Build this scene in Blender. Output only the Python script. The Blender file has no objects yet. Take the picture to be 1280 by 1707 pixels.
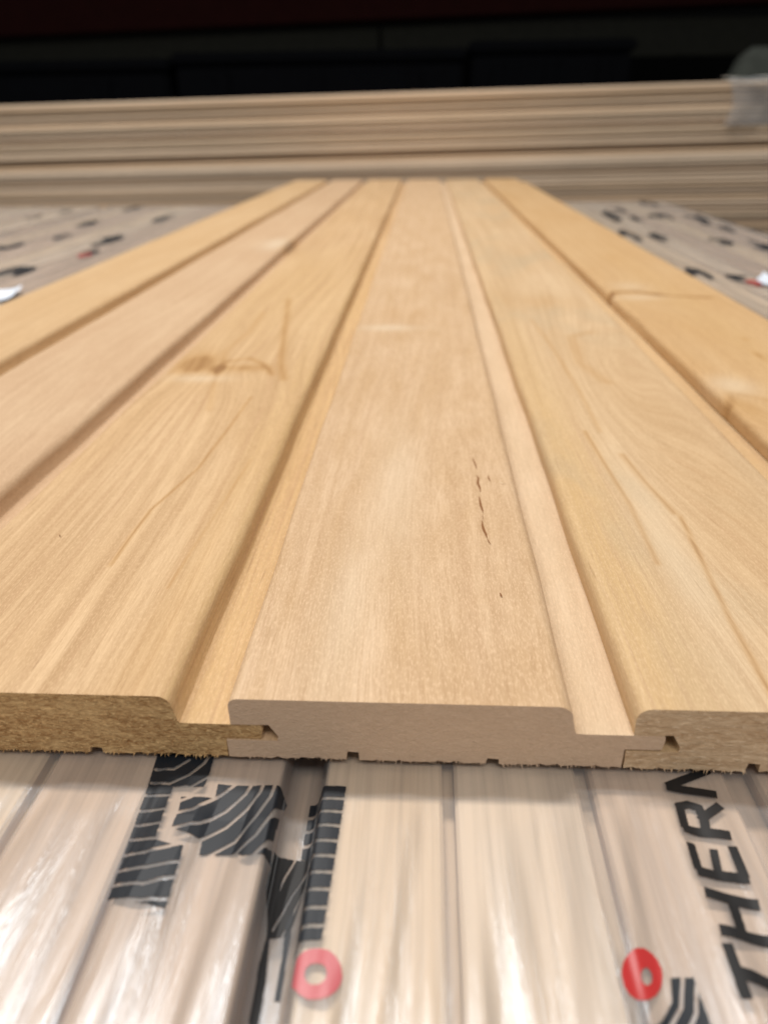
import bpy, bmesh, math, random
import numpy as np
from mathutils import Matrix, Vector

# ------------------------------------------------------------------ camera, world, lamps
scene = bpy.context.scene
scene.render.engine = 'CYCLES'
scene.render.resolution_x, scene.render.resolution_y = 767, 1024
scene.cycles.max_bounces = 8
scene.cycles.transparent_max_bounces = 16
scene.cycles.use_denoising = True
scene.view_settings.view_transform = 'Standard'
scene.view_settings.look = 'None'
scene.view_settings.gamma = 1.0
scene.view_settings.exposure = 0.0
scene.view_settings.use_curve_mapping = False
COL = scene.collection

PITCH, YAW, ROLL = math.radians(26.97), math.radians(3.18), math.radians(-0.763)
F = Vector((-math.sin(YAW) * math.cos(PITCH), math.cos(YAW) * math.cos(PITCH), -math.sin(PITCH)))
R = F.cross(Vector((0, 0, 1))).normalized()
U = R.cross(F)
R2 = math.cos(ROLL) * R + math.sin(ROLL) * U
U2 = -math.sin(ROLL) * R + math.cos(ROLL) * U
cd = bpy.data.cameras.new('camera')
cam = bpy.data.objects.new('camera', cd)
COL.objects.link(cam)
cam.matrix_world = Matrix(((R2.x, U2.x, -F.x, 0.0380), (R2.y, U2.y, -F.y, -0.1150),
                           (R2.z, U2.z, -F.z, 0.1003), (0, 0, 0, 1)))
cd.sensor_fit = 'VERTICAL'
cd.sensor_height = 36.0
cd.lens = 1263.5 / 1707 * 36.0
cd.clip_start, cd.clip_end = 0.005, 60.0
cd.dof.use_dof = True
cd.dof.focus_distance = 0.182
cd.dof.aperture_fstop = 12.0
scene.camera = cam

world = bpy.data.worlds.new('World')
scene.world = world
world.use_nodes = True
bg = world.node_tree.nodes['Background']
bg.inputs['Color'].default_value = (0.95, 0.97, 1.0, 1)
bg.inputs['Strength'].default_value = 0.37


def area_lamp(name, loc, target, sx, sy, power, color):
    ld = bpy.data.lights.new(name, 'AREA')
    ld.shape = 'RECTANGLE'
    ld.size, ld.size_y = sx, sy
    ld.energy = power
    ld.color = color
    o = bpy.data.objects.new(name, ld)
    COL.objects.link(o)
    o.location = loc
    dy, dz = target[1] - loc[1], loc[2] - target[2]
    o.rotation_euler = (math.atan2(dy, dz) * 0.6, 0, 0)          # long sides run along x, faces tipped towards the pack
    return o


# ceiling luminaires over the pack's far end, plus an added fill lamp behind camera
area_lamp('ceiling_lamp_row', (-0.60, 0.92, 2.05), (0, 0.25, 0), 2.0, 0.16, 56, (1.0, 0.965, 0.92))
area_lamp('fill_lamp_behind_camera', (0.5, -1.5, 2.6), (0, 0.8, 0), 2.4, 0.6, 36, (1.0, 0.95, 0.88))


# ------------------------------------------------------------------ helpers
def tag(o, label=None, cat=None, group=None, kind=None):
    if label: o['label'] = label
    if cat: o['category'] = cat
    if group: o['group'] = group
    if kind: o['kind'] = kind
    return o


def mesh_obj(name, verts, faces, mats, parent=None, smooth=False, loc=(0, 0, 0), mat_idx=None):
    me = bpy.data.meshes.new(name)
    me.from_pydata([tuple(map(float, v)) for v in verts], [], faces)
    for m in (mats if isinstance(mats, (list, tuple)) else [mats]):
        me.materials.append(m)
    if mat_idx is not None:
        me.polygons.foreach_set('material_index', mat_idx)
    if smooth:
        me.polygons.foreach_set('use_smooth', [True] * len(me.polygons))
    me.update()
    o = bpy.data.objects.new(name, me)
    COL.objects.link(o)
    o.location = loc
    if parent:
        o.parent = parent
    return o


def empty(name, loc=(0, 0, 0)):
    o = bpy.data.objects.new(name, None)
    COL.objects.link(o)
    o.location = loc
    return o


class NT:
    """small node-tree builder"""
    def __init__(self, name):
        self.m = bpy.data.materials.new(name)
        self.m.use_nodes = True
        self.t = self.m.node_tree
        self.t.nodes.clear()
        self.out = self.n('ShaderNodeOutputMaterial')

    def n(self, kind, **kw):
        nd = self.t.nodes.new(kind)
        for k, v in kw.items():
            setattr(nd, k, v)
        return nd

    def link(self, a, b):
        self.t.links.new(a, b)

    def setin(self, sock, v):
        if hasattr(v, 'bl_idname') or isinstance(v, bpy.types.NodeSocket):
            self.link(v, sock)
        else:
            sock.default_value = v

    def math(self, op, a, b=None, c=None, clamp=False):
        nd = self.n('ShaderNodeMath', operation=op, use_clamp=clamp)
        for i, v in enumerate((a, b, c)):
            if v is not None:
                self.setin(nd.inputs[i], v)
        return nd.outputs[0]

    def coords(self, scale=(1, 1, 1), offset=(0, 0, 0), src=None):
        mp = self.n('ShaderNodeMapping')
        if src is None:
            src = self.n('ShaderNodeTexCoord').outputs['Object']
        self.link(src, mp.inputs['Vector'])
        mp.inputs['Scale'].default_value = scale
        mp.inputs['Location'].default_value = offset
        return mp.outputs[0]

    def noise(self, vec, scale=1.0, detail=3.0, rough=0.55, dist=0.0):
        nd = self.n('ShaderNodeTexNoise')
        self.link(vec, nd.inputs['Vector'])
        nd.inputs['Scale'].default_value = scale
        nd.inputs['Detail'].default_value = detail
        nd.inputs['Roughness'].default_value = rough
        nd.inputs['Distortion'].default_value = dist
        return nd.outputs['Fac']

    def ramp(self, fac, stops, interp='LINEAR'):
        nd = self.n('ShaderNodeValToRGB')
        cr = nd.color_ramp
        cr.interpolation = interp
        while len(cr.elements) < len(stops):
            cr.elements.new(0.5)
        for e, (p, c) in zip(cr.elements, stops):
            e.position = p
            e.color = (c, c, c, 1) if isinstance(c, (int, float)) else (*c, 1)
        self.link(fac, nd.inputs['Fac'])
        return nd.outputs['Color']

    def mix(self, fac, a, b, mode='MIX'):
        nd = self.n('ShaderNodeMix', data_type='RGBA', blend_type=mode)
        self.setin(nd.inputs[0], fac)
        for s, v in ((nd.inputs[6], a), (nd.inputs[7], b)):
            if isinstance(v, (tuple, list)):
                s.default_value = (*v[:3], 1)
            else:
                self.link(v, s)
        return nd.outputs[2]

    def bsdf(self, color, rough=0.6, spec=0.3, normal=None, **kw):
        b = self.n('ShaderNodeBsdfPrincipled')
        if isinstance(color, (tuple, list)):
            b.inputs['Base Color'].default_value = (*color[:3], 1)
        else:
            self.link(color, b.inputs['Base Color'])
        self.setin(b.inputs['Roughness'], rough)
        b.inputs['Specular IOR Level'].default_value = spec
        for k, v in kw.items():
            b.inputs[k].default_value = v
        if normal is not None:
            self.link(normal, b.inputs['Normal'])
        self.link(b.outputs[0], self.out.inputs['Surface'])
        return b

    def bump(self, h, strength, dist):
        b = self.n('ShaderNodeBump')
        b.inputs['Strength'].default_value = strength
        b.inputs['Distance'].default_value = dist
        self.link(h, b.inputs['Height'])
        return b.outputs[0]


def wood_material(name, pale, base, brown, seed, ring=0.35, ring_freq=260.0, streak=0.5, grey=0.0, blotch=(28, 7), fibre=1.0, flecks=1.0):
    """planed softwood/alder face: fibre, streaks, growth lines bent by the 'warp' attribute, stains from 'stain'/'pale'."""
    w = NT(name)
    off = (seed * 1.37, seed * 2.11, seed * 0.73)
    tc = w.n('ShaderNodeTexCoord').outputs['Object']
    warp = w.n('ShaderNodeAttribute', attribute_name='warp').outputs['Fac']
    stain = w.n('ShaderNodeAttribute', attribute_name='stain').outputs['Fac']
    warma = w.n('ShaderNodeAttribute', attribute_name='warm').outputs['Fac']
    palea = w.n('ShaderNodeAttribute', attribute_name='pale').outputs['Fac']
    sep = w.n('ShaderNodeSeparateXYZ')
    w.link(tc, sep.inputs[0])
    comb = w.n('ShaderNodeCombineXYZ')
    w.link(w.math('ADD', sep.outputs[0], warp), comb.inputs[0])
    w.link(sep.outputs[1], comb.inputs[1])
    w.link(sep.outputs[2], comb.inputs[2])
    wv = comb.outputs[0]
    n_blotch = w.noise(w.coords((blotch[0], blotch[1], 28), off, wv), 1, 4, 0.6, 0.3)
    n_streak = w.noise(w.coords((240, 5.0, 240), off, wv), 1, 5, 0.65, 0.15)
    n_streak2 = w.noise(w.coords((720, 6.5, 720), (off[2], off[0], off[1]), wv), 1, 4, 0.6, 0.1)
    n_fine = w.noise(w.coords((1700, 95, 1700), off, wv), 1, 4, 0.65)
    n_micro = w.noise(w.coords((2600, 650, 2600), off, tc), 1, 2, 0.6)
    # growth lines
    wob = w.noise(w.coords((22, 3.2, 22), off, wv), 1, 2, 0.5)
    wob2 = w.noise(w.coords((90, 9, 90), off, wv), 1, 2, 0.5)
    g = w.math('ADD', sep.outputs[0], warp)
    g = w.math('ADD', g, w.math('MULTIPLY', wob, 0.055))
    g = w.math('ADD', g, w.math('MULTIPLY', wob2, 0.006))
    g = w.math('SINE', w.math('MULTIPLY', g, ring_freq * 6.2832))
    lines = w.ramp(g, [(0.0, 0.0), (0.55, 0.08), (0.86, 0.55), (0.97, 1.0)])
    gate = w.ramp(w.noise(w.coords((35, 6, 35), (off[1], off[0], 0), wv), 1, 2, 0.5), [(0.42, 0.0), (0.62, 1.0)])
    lines = w.math('MULTIPLY', lines, gate)
    c = w.mix(w.ramp(n_blotch, [(0.30, 0.0), (0.70, 1.0)]), pale, base)
    dark = tuple(b * 0.62 + br * 0.38 for b, br in zip(base, brown))
    dark2 = tuple(b * 0.66 + br * 0.34 for b, br in zip(base, (0.30, 0.14, 0.075)))
    c = w.mix(w.math('MULTIPLY', w.ramp(n_streak, [(0.46, 0.0), (0.74, 1.0)]), streak), c, dark)
    c = w.mix(w.math('MULTIPLY', w.ramp(n_streak, [(0.24, 1.0), (0.46, 0.0)]), streak * 0.7), c, tuple(min(1, p * 1.13) for p in pale))
    c = w.mix(warma, c, (0.585, 0.385, 0.17))
    c = w.mix(w.math('MULTIPLY', w.ramp(n_streak2, [(0.52, 0.0), (0.72, 1.0)]), streak * 0.85), c, dark2)
    if grey:
        ng = w.noise(w.coords((26, 9, 26), (off[2], off[1], off[0]), wv), 1, 3, 0.55, 0.5)
        c = w.mix(w.math('MULTIPLY', w.ramp(ng, [(0.50, 0.0), (0.68, 1.0)]), grey), c, (0.46, 0.355, 0.225))
    c = w.mix(w.math('MULTIPLY', lines, ring), c, dark)
    c = w.mix(w.math('MULTIPLY', w.ramp(n_fine, [(0.42, 0.0), (0.70, 1.0)]), 0.50 * fibre), c, dark)
    c = w.mix(w.math('MULTIPLY', w.ramp(n_micro, [(0.48, 0.0), (0.70, 1.0)]), 0.36 * fibre), c, tuple(min(1, p * 1.2) for p in pale))
    # dark pore flecks
    fl = w.noise(w.coords((1100, 60, 1100), (off[1], off[2], off[0]), wv), 1, 1, 0.5)
    c = w.mix(w.math('MULTIPLY', w.ramp(fl, [(0.70, 0.0), (0.80, 1.0)]), 0.35 * flecks), c, brown)
    stn = w.math('MULTIPLY', stain, w.ramp(n_streak2, [(0.32, 0.6), (0.60, 1.0)]), clamp=True)
    c = w.mix(w.math('MULTIPLY', stn, 1.15, clamp=True), c, (0.44, 0.235, 0.075))
    c = w.mix(w.math('MULTIPLY_ADD', stn, 1.5, -0.62, clamp=True), c, brown)
    c = w.mix(palea, c, (0.72, 0.60, 0.44))
    h = w.math('ADD', w.math('MULTIPLY', n_fine, 0.7), w.math('MULTIPLY', n_micro, 0.5))
    w.bsdf(c, w.ramp(n_streak, [(0.3, 0.50), (0.7, 0.62)]), 0.28, w.bump(h, 0.5, 0.00014))
    return w.m


def end_material(name, base, gold, dark, seed, scale=900.0, strength=0.5, contrast=1.0, slant=0.5):
    w = NT(name)
    tc = w.n('ShaderNodeTexCoord').outputs['Object']
    mp = w.n('ShaderNodeMapping')
    w.link(tc, mp.inputs['Vector'])
    mp.inputs['Rotation'].default_value = (0, slant, 0)
    mp.inputs['Scale'].default_value = (0.35, 1.0, 1.0)
    mp.inputs['Location'].default_value = (seed, seed * 2.3, seed * 1.9)
    v = mp.outputs[0]
    a = w.noise(v, scale, 5, 0.72, 0.8)
    b = w.noise(v, scale * 0.22, 3, 0.55, 0.5)
    d = w.noise(v, scale * 2.4, 2, 0.6)
    lo, hi = 0.5 - 0.2 / max(contrast, .2), 0.5 + 0.2 / max(contrast, .2)
    c = w.mix(w.ramp(a, [(max(0, lo), 0.0), (min(1, hi), 1.0)]), dark, base)
    c = w.mix(w.math('MULTIPLY', w.ramp(b, [(0.45, 0.0), (0.7, 1.0)]), 0.22 * contrast, clamp=True), c, gold)
    c = w.mix(w.math('MULTIPLY', w.ramp(d, [(0.58, 0.0), (0.70, 1.0)]), 0.6 * contrast, clamp=True), c, gold)
    # faint growth rings round a pith below the board
    sp = w.n('ShaderNodeSeparateXYZ')
    w.link(tc, sp.inputs[0])
    rx_ = w.math('SUBTRACT', sp.outputs[0], 0.03 + 0.013 * math.sin(seed * 20))
    rz_ = w.math('ADD', sp.outputs[2], 0.055)
    rr_ = w.math('SQRT', w.math('ADD', w.math('MULTIPLY', rx_, rx_), w.math('MULTIPLY', rz_, rz_)))
    rr_ = w.math('ADD', rr_, w.math('MULTIPLY', b, 0.006))
    rg = w.math('SINE', w.math('MULTIPLY', rr_, 6.2832 / 0.0021))
    c = w.mix(w.math('MULTIPLY', w.ramp(rg, [(0.55, 0.0), (0.95, 1.0)]), 0.28), c, dark)
    h = w.math('ADD', a, w.math('MULTIPLY', d, 0.5))
    w.bsdf(c, 0.85, 0.12, w.bump(h, strength, 0.0006))
    return w.m


def plain(name, color, rough=0.6, spec=0.3, var=0.15, scale=30.0):
    w = NT(name)
    n = w.noise(w.coords((1, 1, 1)), scale, 4, 0.6)
    c = w.mix(w.ramp(n, [(0.3, 0.0), (0.7, 1.0)]), tuple(x * (1 - var) for x in color), tuple(min(1, x * (1 + var)) for x in color))
    w.bsdf(c, rough, spec)
    return w.m

rng = random.Random(4)
nrng = np.random.default_rng(11)

# ------------------------------------------------------------------ setting: floor and dark back wall
FLOOR_Z = -0.1402
floor = mesh_obj('floor', [(-4, -2, FLOOR_Z), (4, -2, FLOOR_Z), (4, 5, FLOOR_Z), (-4, 5, FLOOR_Z)], [(0, 1, 2, 3)],
                 plain('concrete_dark', (0.05, 0.045, 0.04), 0.8, 0.2, 0.3, 12))
tag(floor, kind='structure')
WALLY = 4.2
wall = mesh_obj('back_wall', [(-4, WALLY, FLOOR_Z), (4, WALLY, FLOOR_Z), (4, WALLY, 3.2), (-4, WALLY, 3.2)], [(3, 2, 1, 0)],
                plain('wall_dark', (0.005, 0.005, 0.0045), 0.9, 0.1, 0.2, 3))
tag(wall, kind='structure')


def box(name, x0, x1, y0, y1, z0, z1, mat, parent=None, bevel=0.0, loc=None):
    bm = bmesh.new()
    bmesh.ops.create_cube(bm, size=1.0)
    for v in bm.verts:
        v.co = Vector(((x0 + x1) / 2 + v.co.x * (x1 - x0), (y0 + y1) / 2 + v.co.y * (y1 - y0), (z0 + z1) / 2 + v.co.z * (z1 - z0)))
    if bevel:
        bmesh.ops.bevel(bm, geom=list(bm.edges), offset=bevel, segments=2, affect='EDGES')
    me = bpy.data.meshes.new(name)
    bm.to_mesh(me)
    bm.free()
    me.materials.append(mat)
    o = bpy.data.objects.new(name, me)
    COL.objects.link(o)
    if parent:
        o.parent = parent
    if loc:
        o.location = loc
    return o


# ------------------------------------------------------------------ the far stack: long boards lying across, one object each
STACK_Y = 1.70
stack_tones = [((0.672, 0.503, 0.344), (0.571, 0.419, 0.276)), ((0.717, 0.562, 0.407), (0.616, 0.477, 0.335)),
               ((0.616, 0.466, 0.335), (0.515, 0.387, 0.267)), ((0.762, 0.609, 0.456), (0.661, 0.514, 0.373))]


def stack_material(i, pale, base):
    w = NT('stack_wood_%d' % i)
    n1 = w.noise(w.coords((2.5, 60, 60), (i * 3.1, i, 0)), 1, 4, 0.6)
    n2 = w.noise(w.coords((9, 400, 400), (i * 1.7, 0, i)), 1, 3, 0.6)
    c = w.mix(w.ramp(n1, [(0.3, 0.0), (0.7, 1.0)]), pale, base)
    c = w.mix(w.math('MULTIPLY', w.ramp(n2, [(0.5, 0.0), (0.75, 1.0)]), 0.45), c, tuple(x * 0.62 for x in base))
    w.bsdf(c, 0.6, 0.25)
    return w.m


stack_mats = [stack_material(i, *t) for i, t in enumerate(stack_tones)]
# rows from the top down: (thickness, front offset in y, tone); negative offset = standing proud towards the camera
rows = []
for k in range(9):
    rows.append((0.0082 + rng.uniform(-0.0012, 0.0012), rng.uniform(-0.0045, 0.0035), rng.choice((0, 0, 1, 3))))
rows[0] = (0.0085, -0.002, 3)
rows[4] = (0.0080, 0.003, 2)
rows += [(0.0070, 0.009, 2), (0.0085, -0.003, 1), (0.0082, -0.001, 0), (0.0080, 0.001, 3), (0.0082, 0.000, 1),
         (0.0110, 0.020, 2), (0.0080, 0.001, 0), (0.0145, -0.004, 3)]
for k in range(20):
    rows.append((0.0082 + rng.uniform(-0.0006, 0.0006), rng.uniform(-0.0035, 0.0035), rng.choice((0, 1, 2, 3))))
while sum(q[0] for q in rows) > 0.1640 + 0.1402 - 0.012:
    rows.pop()
rows_h = sum(r[0] for r in rows)
ordinals = ['topmost', 'second', 'third', 'fourth', 'fifth', 'sixth', 'seventh', 'eighth', 'ninth', 'tenth', 'eleventh', 'twelfth',
            'thirteenth', 'fourteenth', 'fifteenth', 'sixteenth', 'seventeenth', 'eighteenth', 'nineteenth', 'twentieth',
            'twenty-first', 'twenty-second', 'twenty-third', 'twenty-fourth', 'twenty-fifth', 'twenty-sixth', 'twenty-seventh',
            'twenty-eighth', 'twenty-ninth', 'thirtieth', 'thirty-first', 'thirty-second', 'thirty-third', 'thirty-fourth', 'thirty-fifth', 'thirty-sixth']
STACK_TOP = 0.1640
TILT = math.radians(0.86)
z = STACK_TOP
for i, (t, dy, tone) in enumerate(rows):
    x0, x1 = -1.25 + rng.uniform(-.03, .03), 1.15 + rng.uniform(-.03, .03)
    o = box('stack_board', x0, x1, dy, 0.115 + rng.uniform(-.004, .004), -t + 0.0009, -0.0004, stack_mats[tone], bevel=0.0015)
    last = i == len(rows) - 1
    o.location = (0, STACK_Y, z)
    o.rotation_euler = (0, -TILT * max(0.0, 1 - max(0, i - 16) / 14.0), math.radians(-0.25) + rng.uniform(-.0008, .0008))
    what = {9: 'recessed brown', 14: 'deeply recessed dark', 16: 'thick whitish protruding'}.get(i, ('pale tan', 'whitish', 'greyish brown', 'light cream')[tone])
    pos = 'topmost of the stack' if i == 0 else '%s from the top of the stack' % ordinals[i]
    tag(o, '%s long board behind the panel, %s' % (what, pos), 'board', 'boards of the far stack')
    z -= t
# bearer timber that carries the stack
bearer_h = z - FLOOR_Z
if bearer_h > 0.004:
    o = box('bearer', -1.2, 1.1, STACK_Y + 0.012, STACK_Y + 0.11, FLOOR_Z, z - 0.0005, stack_mats[2], bevel=0.002)
    tag(o, 'greyish timber bearer under the far stack of boards', 'timber')

# ------------------------------------------------------------------ things in the dark behind the stack
o = box('overhead_beam', -3.2, 3.2, 3.55, 3.72, 0.490, 0.74, plain('beam_red', (0.011, 0.0022, 0.0018), 0.9, 0.05), bevel=0.006)
o.rotation_euler = (0, math.radians(-1.2), 0)
tag(o, 'very dark red beam along the top of the dark background', 'beam')
for k, (a, b) in enumerate(((-3.0, -0.165), (-0.150, 3.0))):
    o = box('shelf_panel', a, b, 3.60, 3.64, 0.345, 0.478, plain('panel_olive', (0.012, 0.012, 0.0095), 0.9, 0.05), bevel=0.003)
    tag(o, 'dark olive grey panel below the red beam, %s of the joint' % ('left', 'right')[k], 'panel', 'panels behind the stack')
blk = plain('crate_black', (0.002, 0.0022, 0.003), 0.8, 0.04)
for k, (a, b, zt) in enumerate(((-2.4, -0.93, 0.335), (-0.90, 0.17, 0.352), (0.20, 0.78, 0.372))):
    r = empty('storage_crate', ((a + b) / 2, 3.3, FLOOR_Z))
    hw = (b - a) / 2
    box('body', -hw, hw, -0.18, 0.18, 0.0, zt - FLOOR_Z - 0.04, blk, r, 0.012)
    box('lid', -hw - 0.012, hw + 0.012, -0.192, 0.192, zt - FLOOR_Z - 0.0395, zt - FLOOR_Z, blk, r, 0.01)
    for q in range(3):
        xx = -hw + (q + 0.5) * (2 * hw) / 3
        box('rib', xx - 0.02, xx + 0.02, -0.194, -0.1805, 0.05, zt - FLOOR_Z - 0.06, blk, r, 0.003)
    tag(r, ('black low crate in the dark, left behind the stack', 'black low crate in the dark, middle behind the stack',
            'black low crate in the dark, right end behind the stack')[k], 'crate', 'crates behind the stack')
# grey-green padded post at the far right
bm = bmesh.new()
prof = [(0.0, 0.11), (0.25, 0.105), (0.36, 0.085), (0.42, 0.06), (0.45, 0.025)]
ring = []
for zz, hw in prof:
    ring.append([bm.verts.new((hw * math.copysign(abs(math.cos(a)) ** .6, math.cos(a)), 0.08 * hw / 0.11 * math.copysign(abs(math.sin(a)) ** .6, math.sin(a)), zz)) for a in [2 * math.pi * k / 20 for k in range(20)]])
for r0, r1 in zip(ring, ring[1:]):
    for k in range(20):
        bm.faces.new((r0[k], r0[(k + 1) % 20], r1[(k + 1) % 20], r1[k]))
bm.faces.new(ring[-1])
me = bpy.data.meshes.new('padded_post')
bm.to_mesh(me)
bm.free()
me.materials.append(plain('sack_grey_green', (0.055, 0.06, 0.05), 0.8, 0.2))
o = bpy.data.objects.new('sack', me)
COL.objects.link(o)
o.location = (1.09, 2.75, FLOOR_Z)
tag(o, 'blurred grey green sack in the dark at the right behind the stack', 'sack')

# ------------------------------------------------------------------ the wrapped pack of planks under the panel
PACK_X0, PACK_X1, PACK_Y0, PACK_Y1 = -0.740, 0.432, -0.085, 1.262
PLANK_TOP = -0.0177
pack = empty('wrapped_plank_pack', (0, 0, FLOOR_Z))
tag(pack, 'film wrapped pack of pale planks with printed marks, lying under the cladding panel', 'plank pack')


def plank_wood(i, pale, base):
    w = NT('pack_wood_%d' % i)
    n1 = w.noise(w.coords((70, 6, 70), (i * 3.1, i * 7.7, 0)), 1, 4, 0.6, 0.4)
    n2 = w.noise(w.coords((420, 9, 420), (i * 1.7, 0, i)), 1, 4, 0.65)
    c = w.mix(w.ramp(n1, [(0.3, 0.0), (0.7, 1.0)]), pale, base)
    c = w.mix(w.math('MULTIPLY', w.ramp(n2, [(0.42, 0.0), (0.72, 1.0)]), 0.75), c, tuple(x * 0.66 for x in base))
    w.bsdf(c, 0.6, 0.25, w.bump(n2, 0.3, 0.0002))
    return w.m


plank_mats = [plank_wood(0, (0.71, 0.545, 0.38), (0.61, 0.445, 0.29)), plank_wood(1, (0.69, 0.54, 0.395), (0.60, 0.45, 0.315)),
              plank_wood(2, (0.60, 0.44, 0.315), (0.51, 0.355, 0.24))]
# (left edge of the face, right edge of the face) in metres; between faces there is a lowered ledge
faces_x = [(-0.0382, -0.0162), (-0.0143, 0.0103), (0.0192, 0.0428), (0.0452, 0.0698), (0.0726, 0.1000), (0.1056, 0.1300)]
x = -0.0405
left = []
while x > PACK_X0 + 0.012:
    w_ = min(0.0248, x - PACK_X0)
    left.append((x - w_, x))
    x -= w_ + (0.022 if abs(x - w_ + 0.494) < 0.0136 else 0.0024)
x = 0.1326
right = []
while x < PACK_X1 - 0.012:
    w_ = min(0.0250, PACK_X1 - x)
    right.append((x, x + w_))
    x += w_ + 0.0024
all_planks = sorted(left) + faces_x + right
seams = []
for k, (a, b) in enumerate(all_planks):
    nxt = all_planks[k + 1][0] if k + 1 < len(all_planks) else b
    prv = all_planks[k - 1][1] if k else a
    rl = b + (nxt - b) * 0.97 if nxt > b else b        # ledge reaches under the neighbour's side
    dpt = 0.0034 if nxt - b < 0.006 else 0.0085
    top = PLANK_TOP - rng.uniform(0, 0.0003)
    c = 0.0007
    pr = [(a, -1), (a, top - c), (a + c, top), (b - c, top), (b, top - c)]
    if nxt > b:
        pr += [(b, top - dpt), (rl, top - dpt), (rl, -1)]
        seams.append(((b + nxt) / 2, nxt - b, dpt))
    else:
        pr += [(b, -1)]
    L0, L1 = PACK_Y0 + rng.uniform(0.001, 0.003), PACK_Y1 - rng.uniform(0.001, 0.004)
    vs, n = [], len(pr)
    for yy in (L0, L1):
        vs += [(px, yy, (pz if pz > -1 else FLOOR_Z + 0.001) - FLOOR_Z) for px, pz in pr]
    fs = [(i, (i + 1) % n, n + (i + 1) % n, n + i) for i in range(n)]
    fs += [tuple(range(n - 1, -1, -1)), tuple(range(n, 2 * n))]
    mesh_obj('plank', vs, fs, plank_mats[k % 3 if k % 5 else 2], pack)

# --- film surface as a height function
sx = np.array([s[0] for s in seams])
sw = np.array([s[1] for s in seams])
sd = np.array([s[2] for s in seams])
waves = []
for k in range(10):
    kx = nrng.uniform(1100, 2300) * nrng.choice((-1, 1))
    waves.append((kx, kx * nrng.uniform(-0.12, 0.12) + nrng.uniform(-60, 60), nrng.uniform(0, 6.28), 0.0028))
for k in range(26):
    kx = nrng.uniform(200, 1000) * nrng.choice((-1, 1))
    waves.append((kx, kx * nrng.uniform(-0.10, 0.10) + nrng.uniform(-25, 25), nrng.uniform(0, 6.28), 0.034 / (abs(kx) / 420.0) ** 1.25))
FILM_Z = -0.0170


def film_z(x, y):
    x = np.asarray(x, float)
    y = np.asarray(y, float)
    zz = np.zeros_like(x + y)
    xs = x + 0.02 * (x - 0.035) * (y * 14)                       # folds fan out a little towards the front
    for kx, ky, ph, am in waves:
        zz += am * np.sin(kx * xs + ky * y + ph + 0.9 * np.sin(31 * y + ph))
    zz = zz * 0.0043
    free = np.clip((-0.0025 - y) / 0.012, 0, 1)                   # pressed flat under the panel
    side = np.clip(np.maximum(-0.250 - x, x - 0.256) / 0.01, 0, 1)
    end = np.clip((y - 1.0) / 0.1, 0, 0.0)
    free = np.maximum(np.maximum(free, side), end)
    zz = np.minimum(zz, 0.0009)
    zz = np.where(zz < -0.00045, -0.00045 + 0.15 * (zz + 0.00045), zz) * free
    sag = np.zeros_like(zz)
    for c, w_, d in zip(sx, sw, sd):
        if w_ < 0.006:
            sag = np.maximum(sag, (d * 0.08) * np.exp(-((x - c) / (w_ * 0.55)) ** 2))
        else:
            sag = np.maximum(sag, (d * 0.66 if w_ > 0.007 else d * .25) * np.exp(-((x - c) / (w_ * 0.43)) ** 8))
    return FILM_Z + zz - sag + 0.0011 * np.clip((y - 0.012) / 0.05, 0, 1) * (1 - side)


film_nt = NT('clear_film')
fr = film_nt.n('ShaderNodeFresnel')
fr.inputs['IOR'].default_value = 1.5
fac = film_nt.math('ADD', film_nt.math('MULTIPLY', fr.outputs[0], 0.95), 0.006, clamp=True)
fbn = film_nt.noise(film_nt.coords((260, 13, 200), (3, 1, 0)), 1, 3, 0.55, 0.6)
fcr = film_nt.noise(film_nt.coords((420, 24, 300), (7, 2, 0)), 1, 4, 0.6, 1.6)
fcr = film_nt.math('ABSOLUTE', film_nt.math('SUBTRACT', fcr, 0.5))
fcr = film_nt.math('SUBTRACT', 1.0, film_nt.math('MULTIPLY', fcr, 6.0), clamp=True)
bmp = film_nt.bump(film_nt.math('ADD', fbn, film_nt.math('MULTIPLY', fcr, 0.36)), 0.30, 0.0006)
gl = film_nt.n('ShaderNodeBsdfGlossy')
gl.inputs['Roughness'].default_value = 0.21
gl.inputs['Color'].default_value = (0.80, 0.90, 1.0, 1)
film_nt.link(bmp, gl.inputs['Normal'])
tr = film_nt.n('ShaderNodeBsdfTransparent')
df = film_nt.n('ShaderNodeBsdfDiffuse')
df.inputs['Color'].default_value = (0.84, 0.84, 0.84, 1)
m1 = film_nt.n('ShaderNodeMixShader')
m1.inputs[0].default_value = 0.15
film_nt.link(tr.outputs[0], m1.inputs[1])
film_nt.link(df.outputs[0], m1.inputs[2])
m2 = film_nt.n('ShaderNodeMixShader')
film_nt.link(fac, m2.inputs[0])
film_nt.link(m1.outputs[0], m2.inputs[1])
film_nt.link(gl.outputs[0], m2.inputs[2])
film_nt.link(m2.outputs[0], film_nt.out.inputs['Surface'])
film_mat = film_nt.m

xs = np.unique(np.round(np.concatenate([np.arange(PACK_X0, -0.058, 0.0024), np.arange(-0.058, 0.122, 0.0006), np.arange(0.122, PACK_X1 + 1e-6, 0.0024), [PACK_X1]]), 5))
ys = np.unique(np.round(np.concatenate([np.arange(PACK_Y0, 0.012, 0.0016), np.arange(0.012, PACK_Y1, 0.012), [PACK_Y1]]), 5))
X, Y = np.meshgrid(xs, ys)
Z = film_z(X, Y)
nx, ny = len(xs), len(ys)
verts = np.stack([X, Y, Z - FLOOR_Z], -1).reshape(-1, 3).tolist()
faces = [(j * nx + i, j * nx + i + 1, (j + 1) * nx + i + 1, (j + 1) * nx + i) for j in range(ny - 1) for i in range(nx - 1)]
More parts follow.
